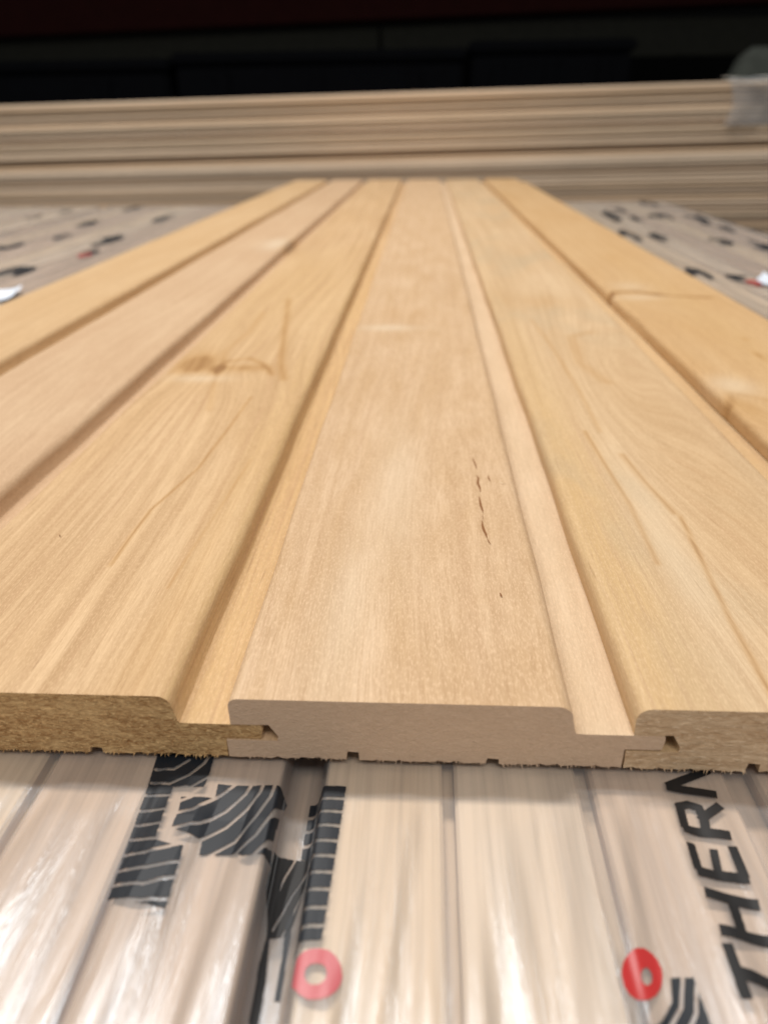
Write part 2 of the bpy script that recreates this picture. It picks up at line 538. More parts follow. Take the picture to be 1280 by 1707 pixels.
# skirts down the four sides
border = [j * nx for j in range(ny - 1, -1, -1)] + [i for i in range(1, nx)] + [j * nx + nx - 1 for j in range(1, ny)] + [(ny - 1) * nx + i for i in range(nx - 2, 0, -1)]
b0 = len(verts)
for idx in border:
    vx, vy, vz = verts[idx]
    verts.append((vx + (0.002 if vx >= PACK_X1 - 1e-6 else -0.002 if vx <= PACK_X0 + 1e-6 else 0),
                  vy + (0.002 if vy >= PACK_Y1 - 1e-6 else -0.002 if vy <= PACK_Y0 + 1e-6 else 0), 0.004))
nb = len(border)
faces += [(border[k], b0 + k, b0 + (k + 1) % nb, border[(k + 1) % nb]) for k in range(nb)]
film = mesh_obj('plastic_film', verts, faces, film_mat, pack, smooth=True)
film['label'] = 'clear wrinkled plastic film with black and red print'

# --- flat print on the film, strip F with gap shade painted in (traced shapes, millimetres in the plane of the pack top)
PRINTS={'A':{'poly':[(-16.81,1.66),(-4.77,2.11),(-4.45,-4.41),(-4.59,-7.24),(-7.17,-7.33),(-8.19,-6.82),(-10.91,-7.2),(-10.94,-9.94),(-10.38,-20.27),(-7.09,-21.17),(-4.64,-21.36),(-4.47,-24.63),(-4.47,-27.26),(-4.27,-33.45),(-9.2,-33.05),(-14.95,-32.08),(-15.46,-21.88),(-15.93,-13.56),(-16.15,-6.56)],'cut':[[(-15.92,-2.53),(-12.11,-2.5),(-9.7,0.09)],[(-15.68,-5.98),(-11.86,-6.23),(-8.55,-4.0),(-6.32,-0.68),(-5.75,1.46)],[(-7.69,-7.8),(-5.82,-5.89),(-4.45,-4.41)],[(-16.19,-9.06),(-10.52,-9.22)],[(-15.99,-12.78),(-10.32,-12.67)],[(-15.88,-16.1),(-10.25,-16.23)],[(-15.78,-19.29),(-9.88,-19.96)],[(-15.55,-22.72),(-11.13,-22.86),(-7.85,-21.95),(-4.42,-20.74)],[(-15.49,-26.09),(-10.02,-26.18),(-4.13,-24.48)],[(-15.56,-28.99),(-9.3,-29.45),(-4.02,-27.46)],[(-15.11,-32.17),(-8.98,-32.6),(-3.72,-31.62)]]},'B':{'poly':[(-2.04,-6.14),(10.77,-6.09),(11.68,-6.89),(11.16,-11.99),(11.09,-18.47),(11.42,-22.42),(6.65,-23.06),(5.04,-21.99),(-1.61,-22.25),(-1.83,-19.22),(-7.92,-17.77),(-7.82,-13.24),(-8.32,-10.11),(-1.76,-9.85)],'cut':[[(-8.89,-14.57),(-5.13,-13.14),(-1.76,-9.85),(1.76,-5.6)],[(-8.25,-18.02),(-3.11,-15.95),(0.98,-12.38),(3.87,-8.29),(4.74,-5.88)],[(-2.81,-19.73),(1.84,-16.01),(5.02,-11.71),(6.79,-7.9),(7.12,-5.79)],[(-0.16,-22.52),(4.23,-19.31),(7.21,-14.19),(9.12,-8.9),(9.49,-5.7)],[(4.71,-22.78),(8.09,-18.59),(10.08,-14.08),(11.87,-8.79)],[(8.49,-23.08),(10.44,-20.38),(12.38,-15.49)],[(-8.4,-11.28),(-6.42,-10.03)]]},'C':{'poly':[(11.37,-18.93),(18.85,-18.16),(18.44,-21.0),(16.57,-31.4),(15.78,-33.22),(12.9,-34.31),(11.24,-26.63)],'cut':[[(12.47,-29.11),(13.79,-22.55),(15.11,-18.55)],[(13.33,-32.73),(15.64,-25.59),(18.65,-19.59)],[(15.09,-33.44),(16.73,-27.68),(18.5,-22.82)]]},'D':{'poly':[(16.15,-5.89),(23.66,-5.6),(22.69,-37.84),(17.85,-38.23),(18.29,-28.04),(18.52,-18.65),(16.07,-18.27),(16.13,-11.8)],'cut':[[(12.64,-9.56),(17.22,-9.01),(24.36,-8.58)],[(13.14,-12.64),(17.63,-12.1),(24.65,-11.67)],[(13.66,-15.84),(18.07,-15.32),(24.94,-14.9)],[(14.21,-19.2),(18.53,-18.7),(25.25,-18.29)],[(14.74,-22.42),(18.96,-21.94),(25.55,-21.54)],[(15.29,-25.77),(19.42,-25.3),(25.86,-24.91)],[(15.84,-29.14),(19.88,-28.69),(26.17,-28.31)],[(16.4,-32.6),(20.35,-32.16),(26.49,-31.79)],[(16.94,-35.89),(20.79,-35.47),(26.79,-35.11)]]},'E':{'poly':[(15.21,-29.83),(16.24,-28.13),(16.47,-32.99),(16.63,-44.2),(15.56,-44.25),(15.68,-36.85)],'cut':[]},'F':{'poly':[(11.97,-18.91),(13.4,-18.62),(13.32,-30.72),(13.15,-34.68),(13.77,-41.6),(13.9,-51.26),(12.55,-51.32),(12.32,-46.03),(12.29,-38.46),(12.57,-33.93),(11.35,-23.1)],'cut':[]},'ring1':{'poly':[(26.58,-43.38),(26.6,-44.02),(26.51,-44.63),(26.33,-45.22),(26.06,-45.76),(25.71,-46.25),(25.28,-46.66),(24.79,-47.0),(24.25,-47.26),(23.67,-47.42),(23.07,-47.49),(22.45,-47.47),(21.83,-47.36),(21.23,-47.15),(20.66,-46.86),(20.13,-46.48),(19.66,-46.03),(19.25,-45.52),(18.92,-44.96),(18.67,-44.35),(18.52,-43.72),(18.47,-43.08),(18.52,-42.44),(18.67,-41.83),(18.92,-41.25),(19.26,-40.73),(19.69,-40.28),(20.19,-39.9),(20.75,-39.62),(21.37,-39.43),(22.01,-39.35),(22.67,-39.38),(23.32,-39.51),(23.95,-39.74),(24.55,-40.07),(25.09,-40.49),(25.56,-40.98),(25.95,-41.52),(26.26,-42.12),(26.47,-42.74)],'hole':[(24.25,-43.48),(24.26,-43.75),(24.23,-44.02),(24.15,-44.27),(24.04,-44.5),(23.88,-44.72),(23.7,-44.9),(23.48,-45.05),(23.24,-45.16),(22.98,-45.23),(22.71,-45.26),(22.44,-45.25),(22.16,-45.2),(21.9,-45.11),(21.64,-44.98),(21.41,-44.82),(21.2,-44.62),(21.03,-44.4),(20.89,-44.16),(20.78,-43.9),(20.72,-43.63),(20.71,-43.35),(20.73,-43.09),(20.8,-42.83),(20.91,-42.59),(21.07,-42.37),(21.25,-42.18),(21.47,-42.02),(21.72,-41.91),(21.98,-41.83),(22.26,-41.8),(22.54,-41.81),(22.82,-41.86),(23.1,-41.96),(23.35,-42.09),(23.59,-42.26),(23.79,-42.47),(23.97,-42.69),(24.1,-42.94),(24.2,-43.21)]},'ring2':{'poly':[(75.98,-41.29),(75.77,-41.93),(75.48,-42.56),(75.13,-43.15),(74.73,-43.7),(74.28,-44.18),(73.8,-44.6),(73.3,-44.94),(72.78,-45.19),(72.27,-45.36),(71.77,-45.42),(71.3,-45.4),(70.86,-45.28),(70.46,-45.06),(70.12,-44.76),(69.84,-44.37),(69.62,-43.91),(69.49,-43.39),(69.43,-42.81),(69.45,-42.2),(69.56,-41.56),(69.75,-40.91),(70.01,-40.26),(70.35,-39.64),(70.74,-39.06),(71.2,-38.53),(71.69,-38.08),(72.22,-37.7),(72.76,-37.42),(73.31,-37.24),(73.84,-37.16),(74.34,-37.19),(74.81,-37.33),(75.22,-37.58),(75.57,-37.92),(75.84,-38.34),(76.04,-38.84),(76.15,-39.4),(76.18,-40.0),(76.12,-40.64)],'hole':[(74.29,-41.68),(74.22,-41.9),(74.14,-42.12),(74.03,-42.32),(73.9,-42.51),(73.77,-42.68),(73.62,-42.82),(73.47,-42.94),(73.32,-43.03),(73.17,-43.08),(73.02,-43.11),(72.89,-43.1),(72.76,-43.05),(72.65,-42.97),(72.56,-42.87),(72.48,-42.73),(72.43,-42.57),(72.4,-42.39),(72.4,-42.19),(72.42,-41.98),(72.46,-41.76),(72.53,-41.54),(72.62,-41.32),(72.72,-41.12),(72.84,-40.92),(72.98,-40.75),(73.13,-40.6),(73.28,-40.48),(73.44,-40.39),(73.59,-40.33),(73.74,-40.3),(73.88,-40.32),(74.01,-40.36),(74.12,-40.44),(74.21,-40.55),(74.28,-40.7),(74.33,-40.86),(74.36,-41.05),(74.36,-41.25),(74.34,-41.46)]},'G':{'poly':[(77.27,-41.23),(80.7,-41.09),(80.91,-44.69),(81.2,-49.73),(71.35,-50.15),(74.06,-47.98),(76.45,-44.88)],'cut':[[(79.24,-40.68),(77.53,-45.7),(73.92,-50.04)],[(80.73,-42.46),(79.47,-46.48),(76.92,-49.91)]]},'letters':[([(87.2,-36.26),(87.19,-44.64)],0.82),([(87.25,-40.81),(93.48,-42.29)],1.07),([(86.88,-27.1),(95.15,-28.61)],1.01),([(87.07,-33.89),(94.6,-34.95)],1.01),([(90.96,-27.95),(90.56,-34.46)],0.82),([(86.84,-22.91),(95.27,-23.64)],1.01),([(87.47,-16.97),(87.09,-22.6)],0.76),([(91.36,-17.78),(90.53,-23.06)],0.69),([(94.93,-17.13),(94.84,-23.31)],0.82),([(87.34,-13.46),(95.35,-14.69)],1.01),([(88.21,-7.67),(87.61,-13.45)],0.82),([(88.08,-8.11),(89.97,-7.46),(91.7,-8.26),(91.92,-10.74),(91.32,-13.98)],0.82),([(91.25,-11.11),(95.93,-7.73)],0.88),([(87.13,-3.38),(96.05,-5.01)],0.94),([(87.4,-3.06),(96.47,1.22)],0.88),([(96.47,1.22),(91.17,2.48)],0.82)]}

ink = NT('ink_black')
ink.bsdf((0.014, 0.017, 0.022), 0.46, 0.32, ink.bump(ink.noise(ink.coords((260, 13, 200), (3, 1, 0)), 1, 3, 0.55, 0.6), 0.22, 0.0006))
ink_m = ink.m
red = NT('ink_red')
red.bsdf((0.44, 0.022, 0.02), 0.34, 0.5)
red_m = red.m
pink = NT('ink_red_sheen')
pink.bsdf((0.52, 0.115, 0.125), 0.34, 0.5)  # paler red: see-through ink with the film's reflection mixed into the colour
lett = NT('ink_letter')
lett.bsdf((0.014, 0.013, 0.013), 0.5, 0.3)


def in_poly(px, py, poly):
    inside = np.zeros(px.shape, bool)
    n = len(poly)
    for i in range(n):
        x0, y0 = poly[i]
        x1, y1 = poly[(i + 1) % n]
        if y0 == y1:
            continue
        c = ((y0 > py) != (y1 > py)) & (px < (x1 - x0) * (py - y0) / (y1 - y0) + x0)
        inside ^= c
    return inside


def near_line(px, py, pts, hw, butt=False):
    m = np.zeros(px.shape, bool)
    for (x0, y0), (x1, y1) in zip(pts, pts[1:]):
        dx, dy = x1 - x0, y1 - y0
        t = np.clip(((px - x0) * dx + (py - y0) * dy) / (dx * dx + dy * dy + 1e-9), 0, 1)
        if butt:
            t0 = ((px - x0) * dx + (py - y0) * dy) / (dx * dx + dy * dy + 1e-9)
            m |= (np.hypot(px - x0 - t0 * dx, py - y0 - t0 * dy) < hw) & (t0 > -0.02) & (t0 < 1.02)
            continue
        m |= (px - x0 - t * dx) ** 2 + (py - y0 - t * dy) ** 2 < hw * hw
    return m


def print_mesh(name, bbox, mask, mat, cell=0.10, lift=0.00012):
    x0, x1, y0, y1 = bbox
    gx = np.arange(x0, x1 + cell, cell)
    gy = np.arange(y0, y1 + cell, cell)
    cx, cy = np.meshgrid(gx[:-1] + cell / 2, gy[:-1] + cell / 2)
    keep = mask(cx, cy)
    VX, VY = np.meshgrid(gx, gy)
    VZ = film_z(VX / 1000, VY / 1000) + lift - FLOOR_Z
    idx = -np.ones(VX.shape, int)
    vs, fs = [], []
    jj, ii = np.nonzero(keep)

    def vid(j, i):
        if idx[j, i] < 0:
            idx[j, i] = len(vs)
            vs.append((VX[j, i] / 1000, VY[j, i] / 1000, VZ[j, i]))
        return int(idx[j, i])
    for j, i in zip(jj, ii):
        fs.append((vid(j, i), vid(j, i + 1), vid(j + 1, i + 1), vid(j + 1, i)))
    return mesh_obj(name, vs, fs, mat, film, smooth=True)


def bbox_of(pts, pad=1.0):
    a = np.array(pts)
    return a[:, 0].min() - pad, a[:, 0].max() + pad, a[:, 1].min() - pad, a[:, 1].max() + pad


for key in 'ABCDEFG':
    d = PRINTS[key]

    def mask(px, py, d=d, key=key):
        m = in_poly(px, py, d['poly'])
        for s in d['cut']:
            m &= ~near_line(px, py, s, {'C': 0.17, 'G': 0.3}.get(key, 0.38))
        return m
    print_mesh('printed_mark', bbox_of(d['poly']), mask, lett.m if key in 'CF' else ink_m)  # F is ink and painted shadow together, down the gap's left wall
for key in ('ring1', 'ring2'):
    d = PRINTS[key]
    print_mesh('printed_ring', bbox_of(d['poly']), lambda px, py, d=d: in_poly(px, py, d['poly']) & ~in_poly(px, py, d['hole']), pink.m if key == 'ring1' else red_m, 0.15)
letter_sets = {'T': (0, 2), 'H': (2, 5), 'E': (5, 9), 'R': (9, 13), 'M': (13, 16)}
for ch, (a, b) in letter_sets.items():
    st = PRINTS['letters'][a:b]
    pts = [p for s, w_ in st for p in s]
    print_mesh('printed_letter', bbox_of(pts, 1.5), lambda px, py, st=st: np.logical_or.reduce([near_line(px, py, s, w_ * 1.04, len(s) == 2) for s, w_ in st]), lett.m)

# the same print motif repeats further back, seen on both sides of the panel (a ringed log end, some with a red dot)
far_marks = [(-339, 820, 20, 24, 0), (-343, 599, 22, 20, 0), (-436, 773, 18, 16, 0), (-434, 1000, 15, 20, 0), (-448, 1230, 14, 24, 0),
             (-346, 1065, 14, 26, 0), (-322, 722, 14, 10, 1), (401, 1235, 16, 22, 0), (305, 1060, 18, 24, 0), (372, 1039, 14, 18, 0),
             (411, 1021, 16, 22, 0), (277, 834, 14, 26, 0), (306, 817, 13, 20, 0), (362, 779, 17, 15, 0), (393, 740, 18, 26, 0),
             (276, 579, 14, 18, 0), (301, 556, 15, 12, 1)]
mrng = random.Random(8)
for k in range(7):
    far_marks.append((mrng.uniform(-620, -290), mrng.uniform(560, 1200), mrng.uniform(9, 16), mrng.uniform(10, 17), 0))
for k in range(6):
    far_marks.append((mrng.uniform(285, 415), mrng.uniform(600, 1200), mrng.uniform(9, 15), mrng.uniform(10, 16), 0))
for mx, my, rx, ry, rd in far_marks:
    ry *= 1.9 * (0.55 + 0.45 * my / 800)
    rx *= 0.62
    ph = rng.uniform(0, 6.28)

    def mask(px, py, mx=mx, my=my, rx=rx, ry=ry, ph=ph):
        u, v = (px - mx) / rx, (py - my) / ry
        r = np.hypot(u, v)
        ang = np.arctan2(v, u)
        m = (r < 1) & (np.mod(r * 4.2, 1) > 0.14)
        return m & (np.cos(ang - ph) > -0.80)
    print_mesh('printed_mark', (mx - rx, mx + rx, my - ry, my + ry), mask, ink_m, 0.8, 0.0004)
    if rd:
        qx, qy, qr = mx + rx * 0.4, my - ry * 1.15, 5.5
        print_mesh('printed_ring', (qx - qr, qx + qr, qy - qr * 2.4, qy + qr * 2.4),
                   lambda px, py, qx=qx, qy=qy, qr=qr: (np.hypot(px - qx, (py - qy) / 2.4) < qr) & (np.hypot(px - qx, (py - qy) / 2.4) > qr * .4), red_m, 0.6, 0.0004)

# small curled bluish white sheets on the film at both sides
sheet_mat = plain('sheet_bluish_white', (0.80, 0.86, 0.95), 0.4, 0.5, 0.05, 60)
for lx, ly, lw, ll, rz in ((-0.298, 0.482, 0.030, 0.040, 0.3), (0.324, 0.530, 0.030, 0.036, -0.5)):
    vs, fs = [], []
    for j in range(7):
        for i in range(7):
            u, v = (i / 6 - .5) * lw, (j / 6 - .5) * ll
            xx, yy = lx + u * math.cos(rz) - v * math.sin(rz), ly + u * math.sin(rz) + v * math.cos(rz)
            vs.append((xx, yy, FILM_Z + 0.0013 + 0.0035 * (abs(i / 6 - .5) * 2) ** 3 + 0.001 * math.sin(j * 1.3) - FLOOR_Z))
    fs = [(j * 7 + i, j * 7 + i + 1, j * 7 + i + 8, j * 7 + i + 7) for j in range(6) for i in range(6)]
    mesh_obj('white_sheet', vs, fs, sheet_mat, pack, smooth=True)

# ------------------------------------------------------------------ film patch over the right end of the far stack
vs, fs = [], []
N, M = 22, 16
for j in range(M):
    for i in range(N):
        u, v = i / (N - 1), j / (M - 1)
        xx = 0.655 + 0.30 * u + 0.010 * math.sin(v * 5)
        s = v * 0.125
        if s < 0.085:
            yy, zz = STACK_Y - 0.0075, STACK_TOP + 0.004 - 0.085 + s
        else:
            yy, zz = STACK_Y - 0.0075 + (s - 0.085), STACK_TOP + 0.0055
        yy -= 0.0025 * (1 + math.sin(u * 17 + v * 6)) * (s < 0.085) + 0.001 * math.sin(u * 41 - v * 9) * (s < .085)
        zz += xx * math.tan(TILT) + 0.0012 * (1 + math.sin(u * 23 + 2)) * (s >= 0.085)
        vs.append((xx, yy, zz))
fs = [(j * N + i, j * N + i + 1, (j + 1) * N + i + 1, (j + 1) * N + i) for j in range(M - 1) for i in range(N - 1)]
pf = mesh_obj('plastic_film', vs, fs, film_mat, None, smooth=True)
tag(pf, 'clear crumpled film patch over the upper right end of the far stack', 'plastic film')

# ------------------------------------------------------------------ the panel: six tongue-and-groove cladding boards
MOD, T, LEN = 0.080, 0.0155, 1.628


def board_profile(seed, kerf=(0.0246, 0.0530), rl=0.0019, ncol=60, MOD=0.080, face_r=0.0680):
    """closed outline (x, z), counter-clockwise seen from the front; starts on the top face at the left."""
    r = random.Random(seed)
    p = []
    # top-left round of the upper lip
    for k in range(6):
        a = math.pi - k / 5 * math.pi / 2
        p.append((0.0 + rl + rl * math.cos(a), -rl + rl * math.sin(a)))
    rr = 0.0031
    for k in range(1, ncol):
        p.append((rl + (face_r - rr - rl) * k / ncol, 0.0))
    for k in range(7):
        a = math.pi / 2 - k / 6 * math.pi / 2
        p.append((face_r - rr + rr * math.cos(a), -rr + rr * math.sin(a)))
    zt = -0.0068
    p.append((face_r + 0.0006, zt + 0.0006))
    p.append((face_r + 0.0010, zt + 0.0001))
    for k in range(1, 10):
        p.append((face_r + 0.0010 + (MOD + 0.0062 - face_r - 0.0010) * k / 9, zt))
    p.append((MOD + 0.0064, zt - 0.0012))
    p.append((MOD + 0.0060, -0.0105))
    p.append((MOD - 0.0012, -0.0105))
    p.append((MOD - 0.0013, -T))
    # bottom, right to left, slightly ragged, with two saw kerfs
    k0, k1 = kerf
    xs_ = [MOD - 0.0013]
    x = MOD - 0.0025
    while x > 0.001:
        in_k = any(abs(x - kk) < 0.0022 for kk in kerf)
        if not in_k:
            p.append((x, -T + r.choice((r.uniform(0.0, 0.0003), r.uniform(0.0, 0.00065)))))
            x -= r.uniform(0.0006, 0.0014)
        else:
            kk = k0 if abs(x - k0) < 0.0022 else k1
            d = 0.0022 if kk == k0 else 0.0014
            p += [(kk + 0.0013, -T + 0.0001), (kk + 0.0012, -T + d), (kk - 0.0011, -T + d + 0.0002), (kk - 0.0014, -T + 0.0006), (kk - 0.0013, -T + 0.0002)]
            x = kk - 0.0024
    lip = 0.0002 if seed == 3 else 0.0
    p.append((-0.0008 - lip, -T + 0.0002))
    p.append((-0.0009 - lip, -0.0107))
    p.append((0.0093, -0.0107))
    p.append((0.0096, -0.0096))
    p.append((0.0078, -0.0065))
    p.append((0.0001, -0.0066))
    return p


def gauss(x, y, cx, cy, ax, ay, rot=0.0):
    dx, dy = x - cx, y - cy
    c, s = math.cos(rot), math.sin(rot)
    u, v = dx * c + dy * s, -dx * s + dy * c
    return np.exp(-(u / ax) ** 2 - (v / ay) ** 2)


def line_mark(x, y, pts, w0):
    """soft line through points (board millimetres), thin at both ends"""
    m = np.zeros_like(x)
    n = len(pts) - 1
    for k, ((x0, y0), (x1, y1)) in enumerate(zip(pts, pts[1:])):
        dx, dy = x1 - x0, y1 - y0
        t = np.clip(((x - x0) * dx + (y - y0) * dy) / (dx * dx + dy * dy), 0, 1)
        d = np.hypot(x - x0 - t * dx, y - y0 - t * dy)
        m = np.maximum(m, np.exp(-(d / w0) ** 2))
    return m


def feature_fields(i, x, y):
    """x across the panel, y along it, both in millimetres of the panel; returns warp (m), stain, pale"""
    wp = np.zeros_like(x)
    st = np.zeros_like(x)
    pl = np.zeros_like(x)
    wm = np.zeros_like(x)
    if i == 2:                       # yellow board with the knot
        wp += 0.010 * gauss(x, y, -58, 226, 18, 36) * np.sign(x + 58) * (1 - np.exp(-((x + 58) / 7) ** 2))
        wp += 0.011 * np.exp(-((y - 300) / 120) ** 2) * np.cos((x + 40) / 24)
        st += 0.85 * gauss(x, y, -57.5, 227, 3.2, 7)
        st += 0.55 * np.clip(gauss(x, y, -70, 236, 9, 17) * 1.5, 0, 1) * (y > 221 + 0.25 * (x + 70))
        st += 0.5 * gauss(x, y, -45, 229, 11, 6)
        st += 0.46 * line_mark(x, y, [(-24, 211), (-30, 238), (-36, 280), (-44, 340), (-51, 390)], 1.9) + 0.25 * line_mark(x, y, [(-57, 232), (-62, 260), (-58, 300), (-60, 350)], 1.6)
        st += 0.44 * line_mark(x, y, [(-31, 219), (-38, 236), (-47, 246), (-56, 240)], 1.9)
        st += 0.30 * line_mark(x, y, [(-57, 222), (-52, 196), (-47, 170)], 1.6)
        st += 0.62 * line_mark(x, y, [(-33.7, 187), (-34.6, 150), (-36.2, 112), (-39.5, 95), (-42, 82), (-42.4, 66), (-42.2, 50)], 0.5)
        st += 0.26 * line_mark(x, y, [(-20, 120), (-22, 80), (-24, 40)], 0.5)
        pl += 0.35 * gauss(x, y, -62, 212, 13, 5)
        wm += 0.5 / (1 + np.exp(-(x + 13.6) / 0.6)) * np.exp(-(y / 900) ** 2)
        wm += 0.45 * gauss(x, y, -50, 430, 45, 190) * (y < 640 + 1.5 * (x + 45)) + 0.35 * gauss(x, y, -18, 150, 6, 190)
        st += 0.16 * gauss(x, y, -20, 20, 6, 90)
    elif i == 3:                     # middle board
        pl += 0.30 / (1 + np.exp(-(x - 68.5) / 0.5))
        wp += 0.012 * gauss(x, y, 33, 70, 26, 170)
        pl += 0.45 * gauss(x, y, 18, 309, 16, 7)
        pl += 0.25 * gauss(x, y, 30, 100, 8, 55) + 0.25 * gauss(x, y, 20, 30, 6, 40)
        st += 0.16 * gauss(x, y, 25, 345, 20, 22)
    elif i == 4:                     # grey streaked board
        wp += 0.026 * gauss(x, y, 118, 210, 22, 150, -0.05)
        st += 0.42 * line_mark(x, y, [(97.5, 150), (98.5, 118), (99.5, 88), (98.5, 55)], 0.9)
        st += 0.48 * line_mark(x, y, [(106, 128), (108, 104), (111, 84)], 1.2)
        st += 0.5 * line_mark(x, y, [(112, 82), (110, 56), (108, 30), (107, 0)], 0.8)
        st += 0.30 * line_mark(x, y, [(100, 330), (103, 270), (104, 200), (103, 150)], 1.0)
        st += 0.25 * line_mark(x, y, [(118, 210), (112, 240), (116, 290), (128, 300)], 3.0)
        st += 0.22 * gauss(x, y, 112, 380, 22, 26)
        pl += 0.30 * gauss(x, y, 104, 70, 6, 55)
        wm += 0.55 * gauss(x, y, 84, 150, 9, 260) + 0.25 * gauss(x, y, 92, 60, 10, 120) + 0.35 / (1 + np.exp(-(x - 149) / 0.5))
        st += 0.10 * gauss(x, y, 128, 120, 16, 120)
    elif i == 5:                     # orange board with cross crack
        st += 1.1 * line_mark(x, y, [(160, 398), (164, 409), (178, 412), (190, 402)], 2.4)
        st += 0.8 * line_mark(x, y, [(188, 402), (202, 396), (222, 391)], 2.2)
        st += 0.35 * gauss(x, y, 165, 176, 6, 16)
        st += 0.62 * gauss(x, y, 199, 252, 1.6, 8) + 0.5 * gauss(x, y, 204, 284, 1.4, 5)
        st += 0.35 * line_mark(x, y, [(160, 180), (166, 195), (175, 188), (185, 178)], 2.4)
        pl += 0.35 * gauss(x, y, 176, 392, 14, 8) + 0.4 * gauss(x, y, 170, 205, 10, 14) + 0.25 * gauss(x, y, 180, 430, 12, 15)
        wm += 0.15 + 0.25 * gauss(x, y, 200, 330, 14, 200)
        wp += 0.02 * gauss(x, y, 176, 400, 20, 40) + 0.016 * gauss(x, y, 166, 180, 16, 34)
    elif i == 1:
        st += 1.0 * gauss(x, y, -93.5, 657, 5.5, 34)
        pl += 0.55 * gauss(x, y, -105, 655, 13, 40)
        wp += 0.012 * np.exp(-((y - 250) / 170) ** 2)
    elif i == 0:
        wm += 0.1
        wp += 0.010 * np.exp(-((y - 420) / 200) ** 2)
    return wp, np.clip(st * 1.35, 0, 1), np.clip(pl, 0, 1), np.clip(wm, 0, 1)


brown = (0.235, 0.115, 0.045)
board_specs = [
    dict(pale=(0.62, 0.43, 0.245), base=(0.545, 0.352, 0.18), seed=1, ring=0.3, label='honey coloured cladding board forming the left outer edge of the panel'),
    dict(pale=(0.61, 0.43, 0.268), base=(0.53, 0.348, 0.205), seed=2, ring=0.3, label='pinkish tan cladding board, second from the left edge of the panel'),
    dict(pale=(0.65, 0.452, 0.262), base=(0.55, 0.352, 0.178), seed=3, streak=1.15, ring=0.5, label='yellowish cladding board with brown knot and rough fibrous sawn end'),
    dict(pale=(0.655, 0.465, 0.295), base=(0.53, 0.345, 0.185), seed=4, ring=0.18, flecks=0.25, fibre=1.25, blotch=(85, 20), label='pinkish tan cladding board in the middle with a row of dark resin dashes'),
    dict(pale=(0.645, 0.465, 0.282), base=(0.57, 0.385, 0.21), seed=5, streak=0.85, ring=0.34, grey=0.6, label='grey streaked yellowish cladding board right of the middle one, with mottled end'),
    dict(pale=(0.61, 0.41, 0.22), base=(0.54, 0.33, 0.152), seed=6, ring=0.35, label='orange tan cladding board with brown cross crack at the right edge of the panel'),
]
end_specs = [
    ((0.509, 0.354, 0.198), (0.708, 0.495, 0.255), (0.283, 0.169, 0.071), 700, 0.6, 1.0),
    ((0.509, 0.354, 0.226), (0.637, 0.467, 0.283), (0.368, 0.240, 0.142), 700, 0.5, 0.7),
    ((0.70, 0.455, 0.215), (0.92, 0.66, 0.335), (0.30, 0.15, 0.055), 1300, 1.0, 1.45),
    ((0.69, 0.50, 0.35), (0.77, 0.575, 0.41), (0.56, 0.39, 0.26), 2300, 0.7, 0.9),
    ((0.68, 0.50, 0.32), (0.82, 0.65, 0.45), (0.42, 0.265, 0.145), 800, 0.8, 1.1),
    ((0.509, 0.354, 0.198), (0.708, 0.495, 0.255), (0.283, 0.169, 0.071), 700, 0.6, 1.0)]
rows_y = [0.0]
while rows_y[-1] < LEN:
    yy = rows_y[-1]
    rows_y.append(yy + (0.0011 if yy < 0.45 else 0.004 if yy < 0.8 else 0.016))
rows_y[-1] = LEN
rows_y = np.array(rows_y)
wood_ends = []
boards = []
dz_board = [0.0, -0.0002, 0.0, 0.0, -0.0003, -0.0001]
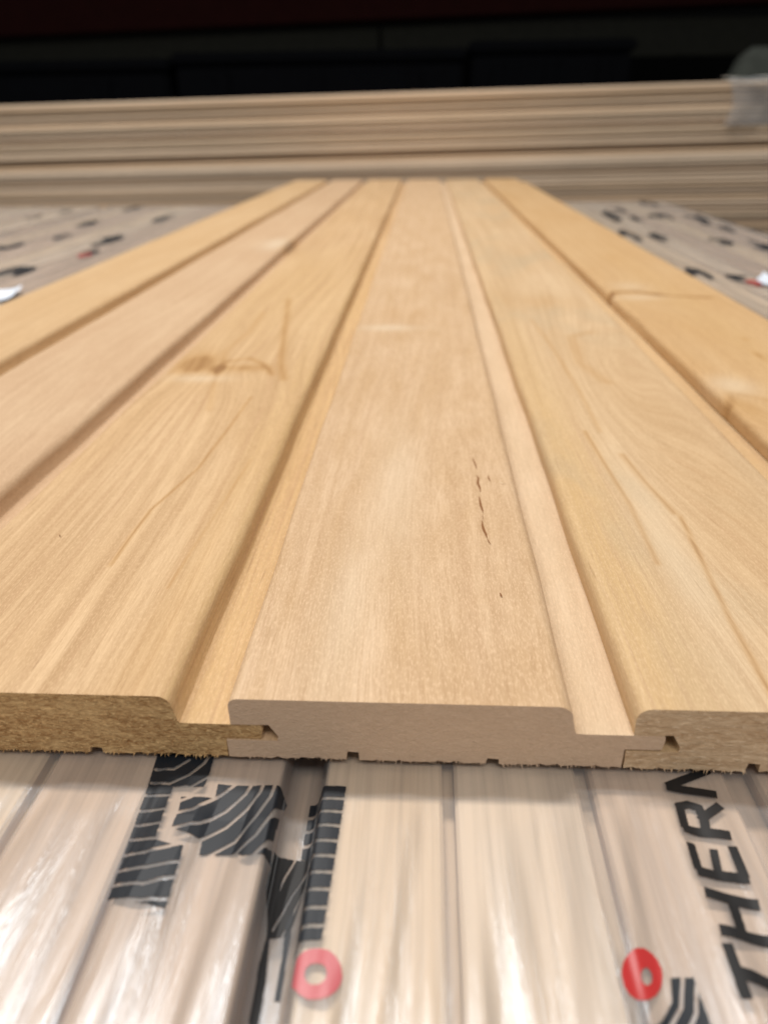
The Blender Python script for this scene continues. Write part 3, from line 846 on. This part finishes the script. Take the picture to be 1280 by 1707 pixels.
for i, spec in enumerate(board_specs):
    label = spec.pop('label')
    mat = wood_material('cladding_wood_%d' % i, brown=brown, **spec)
    e = end_specs[i]
    emat = end_material('end_grain_%d' % i, e[0], e[1], e[2], i * 0.37, e[3], e[4], e[5])
    wood_ends.append(emat)
    pr = np.array(board_profile(i, ncol=110 if i in (2, 3, 4) else 56, MOD=(0.080, 0.0757, 0.082, 0.08, 0.08, 0.08)[i], face_r=(0.068, 0.0640, 0.0707, 0.068, 0.068, 0.068)[i], rl=0.0029 if i in (4, 5) else 0.0019))
    # rounder left shoulder on the board right of the middle
    n = len(pr)
    m = len(rows_y)
    ox = (-0.2377, -0.1577, -0.0820, 0.0, 0.080, 0.160)[i]
    oz = -0.0001 + dz_board[i]
    front = [0.0, 0.0005, 0.0002, 0.0, 0.0001, 0.0][i]
    PX = np.tile(pr[:, 0], (m, 1))
    PZ = np.tile(pr[:, 1], (m, 1))
    PY = np.tile(rows_y[:, None] * (LEN - front) / LEN + front, (1, n))
    # small waviness of the planed edges and faces
    wob = 0.00016 * np.sin(rows_y * 37 + i * 2.1) + 0.00010 * np.sin(rows_y * 91 + i)
    edge = (pr[:, 1] > -0.0072)
    PX = PX + wob[:, None] * edge[None, :]
    PZ = PZ + (0.00010 * np.sin(rows_y * 23 + i * 1.7))[:, None] * edge[None, :]
    if i == 5:      # chipped arris
        PX += (0.0012 * np.exp(-((rows_y - 0.335) / 0.02) ** 2))[:, None] * ((pr[:, 0] < 0.003) & (pr[:, 1] > -0.0066))[None, :]
    if i == 4:
        PX -= (0.0008 * np.exp(-((rows_y - 0.30) / 0.012) ** 2))[:, None] * ((pr[:, 0] > 0.064) & (pr[:, 1] > -0.0066))[None, :]
    verts = np.stack([PX, PY, PZ], -1).reshape(-1, 3)
    faces, mi = [], []
    for j in range(m - 1):
        a0, a1 = j * n, (j + 1) * n
        for k in range(n):
            k2 = (k + 1) % n
            faces.append((a0 + k, a0 + k2, a1 + k2, a1 + k))
            mi.append(0)
    faces.append(tuple(range(n - 1, -1, -1)))
    mi.append(1)
    faces.append(tuple((m - 1) * n + k for k in range(n)))
    mi.append(1)
    o = mesh_obj('cladding_board', verts.tolist(), faces, [mat, emat], None, True, (ox, 0, oz), mi)
    me = o.data
    # keep the two end faces flat-shaded, mark sharp edges around them
    sm = [True] * len(me.polygons)
    sm[-1] = sm[-2] = False
    me.polygons.foreach_set('use_smooth', sm)
    me.set_sharp_from_angle(angle=math.radians(38))
    wx, wy = (verts[:, 0] + ox) * 1000, verts[:, 1] * 1000
    wp, st, pl, wm = feature_fields(i, wx, wy)
    topside = verts[:, 2] > -0.0072
    for nm, arr in (('warp', wp), ('stain', st * topside), ('pale', pl * topside), ('warm', wm)):
        at = me.attributes.new(nm, 'FLOAT', 'POINT')
        at.data.foreach_set('value', arr.astype(np.float32))
    tag(o, label, 'board', 'cladding boards laid side by side')
    boards.append(o)


# ------------------------------------------------------------------ torn fibres along the sawn front ends
def splinters(board, spots, mat, seed):
    r = random.Random(seed)
    vs, fs = [], []
    for (x, zz, dirx, dirz, ln, wd, fwd) in spots:
        b = len(vs)
        y0 = r.uniform(-0.0001, 0.0009)
        tx, tz = x + dirx * ln, zz + dirz * ln
        vs += [(x - wd, y0, zz), (x + wd, y0 + 0.0001, zz), (x, y0 + 0.0004, zz + 0.0001), (tx, y0 - fwd, tz)]
        fs += [(b, b + 1, b + 3), (b + 1, b + 2, b + 3), (b + 2, b, b + 3), (b, b + 2, b + 1)]
    o = mesh_obj('splinters', vs, fs, mat, board)
    o['kind'] = 'stuff'
    return o


for i, bo in enumerate(boards):
    r = random.Random(50 + i)
    spots = []
    cnt = 330 if i != 3 else 260
    clump = [r.uniform(0, MOD) for _ in range(9)]
    for k in range(cnt):
        x = r.uniform(0.0, MOD - 0.0015) if r.random() < 0.55 else min(MOD - 0.0015, max(0.0, r.gauss(r.choice(clump), 0.0022)))
        if abs(x - 0.0246) < 0.0014 or abs(x - 0.053) < 0.0014:
            continue
        spots.append((x, -T + 0.0003, r.uniform(-0.7, 0.7), -1.0, r.uniform(0.0002, 0.00055) if r.random() < .8 else r.uniform(.0005, .0011), r.uniform(0.00006, 0.0002), r.uniform(-0.0002, 0.0006)))
    if i in (0, 1, 2, 4, 5):
        for k in range(240 if i == 2 else 90):
            x = r.uniform(0.002, 0.066)
            spots.append((x, -0.0003, r.uniform(-0.6, 0.6), 1.0, r.uniform(0.0003, 0.00045 if i == 2 else 0.0004), r.uniform(0.00004, 0.0001), r.uniform(0.0001, 0.0006)))
    if i == 2:      # fuzzy sawn face
        for k in range(900):
            x, zz = r.uniform(0.001, 0.085), r.uniform(-T + 0.0005, -0.0006)
            if x > 0.066 and zz > -0.0074:
                continue
            if x < 0.010 and -0.0108 < zz < -0.0064 or x > MOD - 0.002 and zz < -0.0103:
                continue
            spots.append((x, zz, r.uniform(-1, 1), r.uniform(-1, 1), r.uniform(0.0002, 0.0006), r.uniform(0.00005, 0.00012), r.uniform(0.0002, 0.0007)))
    splinters(bo, spots, wood_ends[i], i)

# ------------------------------------------------------------------ dark resin dashes on the middle board and small flecks
resin = NT('resin_brown')
resin.bsdf((0.23, 0.095, 0.03), 0.5, 0.3)


def sliver(board, pts, w0, mat=resin.m, name='resin_streak', zoff=0.00022):
    """thin lens-shaped inlay following points given in panel millimetres"""
    ox = board.location.x
    vs, fs = [], []
    n = len(pts)
    for k, (x, y) in enumerate(pts):
        ww = w0 * max(0.12, math.sin(math.pi * (k + 0.35) / (n - 0.3)))
        vs += [((x - ww) / 1000 - ox, y / 1000, zoff - 0.00005), (x / 1000 - ox, y / 1000, zoff + 0.00004), ((x + ww) / 1000 - ox, y / 1000, zoff - 0.00005)]
    for k in range(n - 1):
        a = 3 * k
        fs += [(a, a + 1, a + 4, a + 3), (a + 1, a + 2, a + 5, a + 4)]
    return mesh_obj(name, vs, fs, mat, board, smooth=True)


mid = boards[3]
sliver(mid, [(55.0, 123.0), (55.2, 120), (55.6, 117), (55.8, 113.5)], 0.25)
sliver(mid, [(55.6, 108.5), (55.9, 106), (55.5, 102.5), (55.9, 99), (55.9, 96)], 0.36)
sliver(mid, [(55.3, 93.0), (55.4, 90), (55.4, 87), (55.7, 84), (55.8, 82)], 0.33)
sliver(mid, [(55.2, 76.8), (55.1, 74), (55.3, 71.4), (55.7, 69), (55.9, 66.8)], 0.36)
sliver(mid, [(55.9, 66.4), (56.2, 64.8), (56.6, 63.4)], 0.16)
sliver(mid, [(55.6, 81), (55.5, 79), (55.3, 77)], 0.08)
sliver(mid, [(59.1, 108.2), (59.2, 106), (59.5, 103.8)], 0.24)
sliver(mid, [(57.0, 39.6), (57.2, 38.6), (57.3, 37.8)], 0.22)
chip = plain('wood_chip_pale', (0.75, 0.58, 0.36), 0.6, 0.3)
c = sliver(mid, [(62.3, 103.4), (63.0, 102.2), (63.6, 101.8), (64.1, 101.9)], 0.20, chip, 'wood_chip', 0.0003)
c.parent = None
c.location = mid.location
c['label'] = 'tiny pale curled wood chip beside the resin dashes on the middle board'
c['category'] = 'wood chip'
sliver(boards[2], [(-62.5, 65.6), (-62.1, 64.9), (-61.6, 64.4)], 0.18)
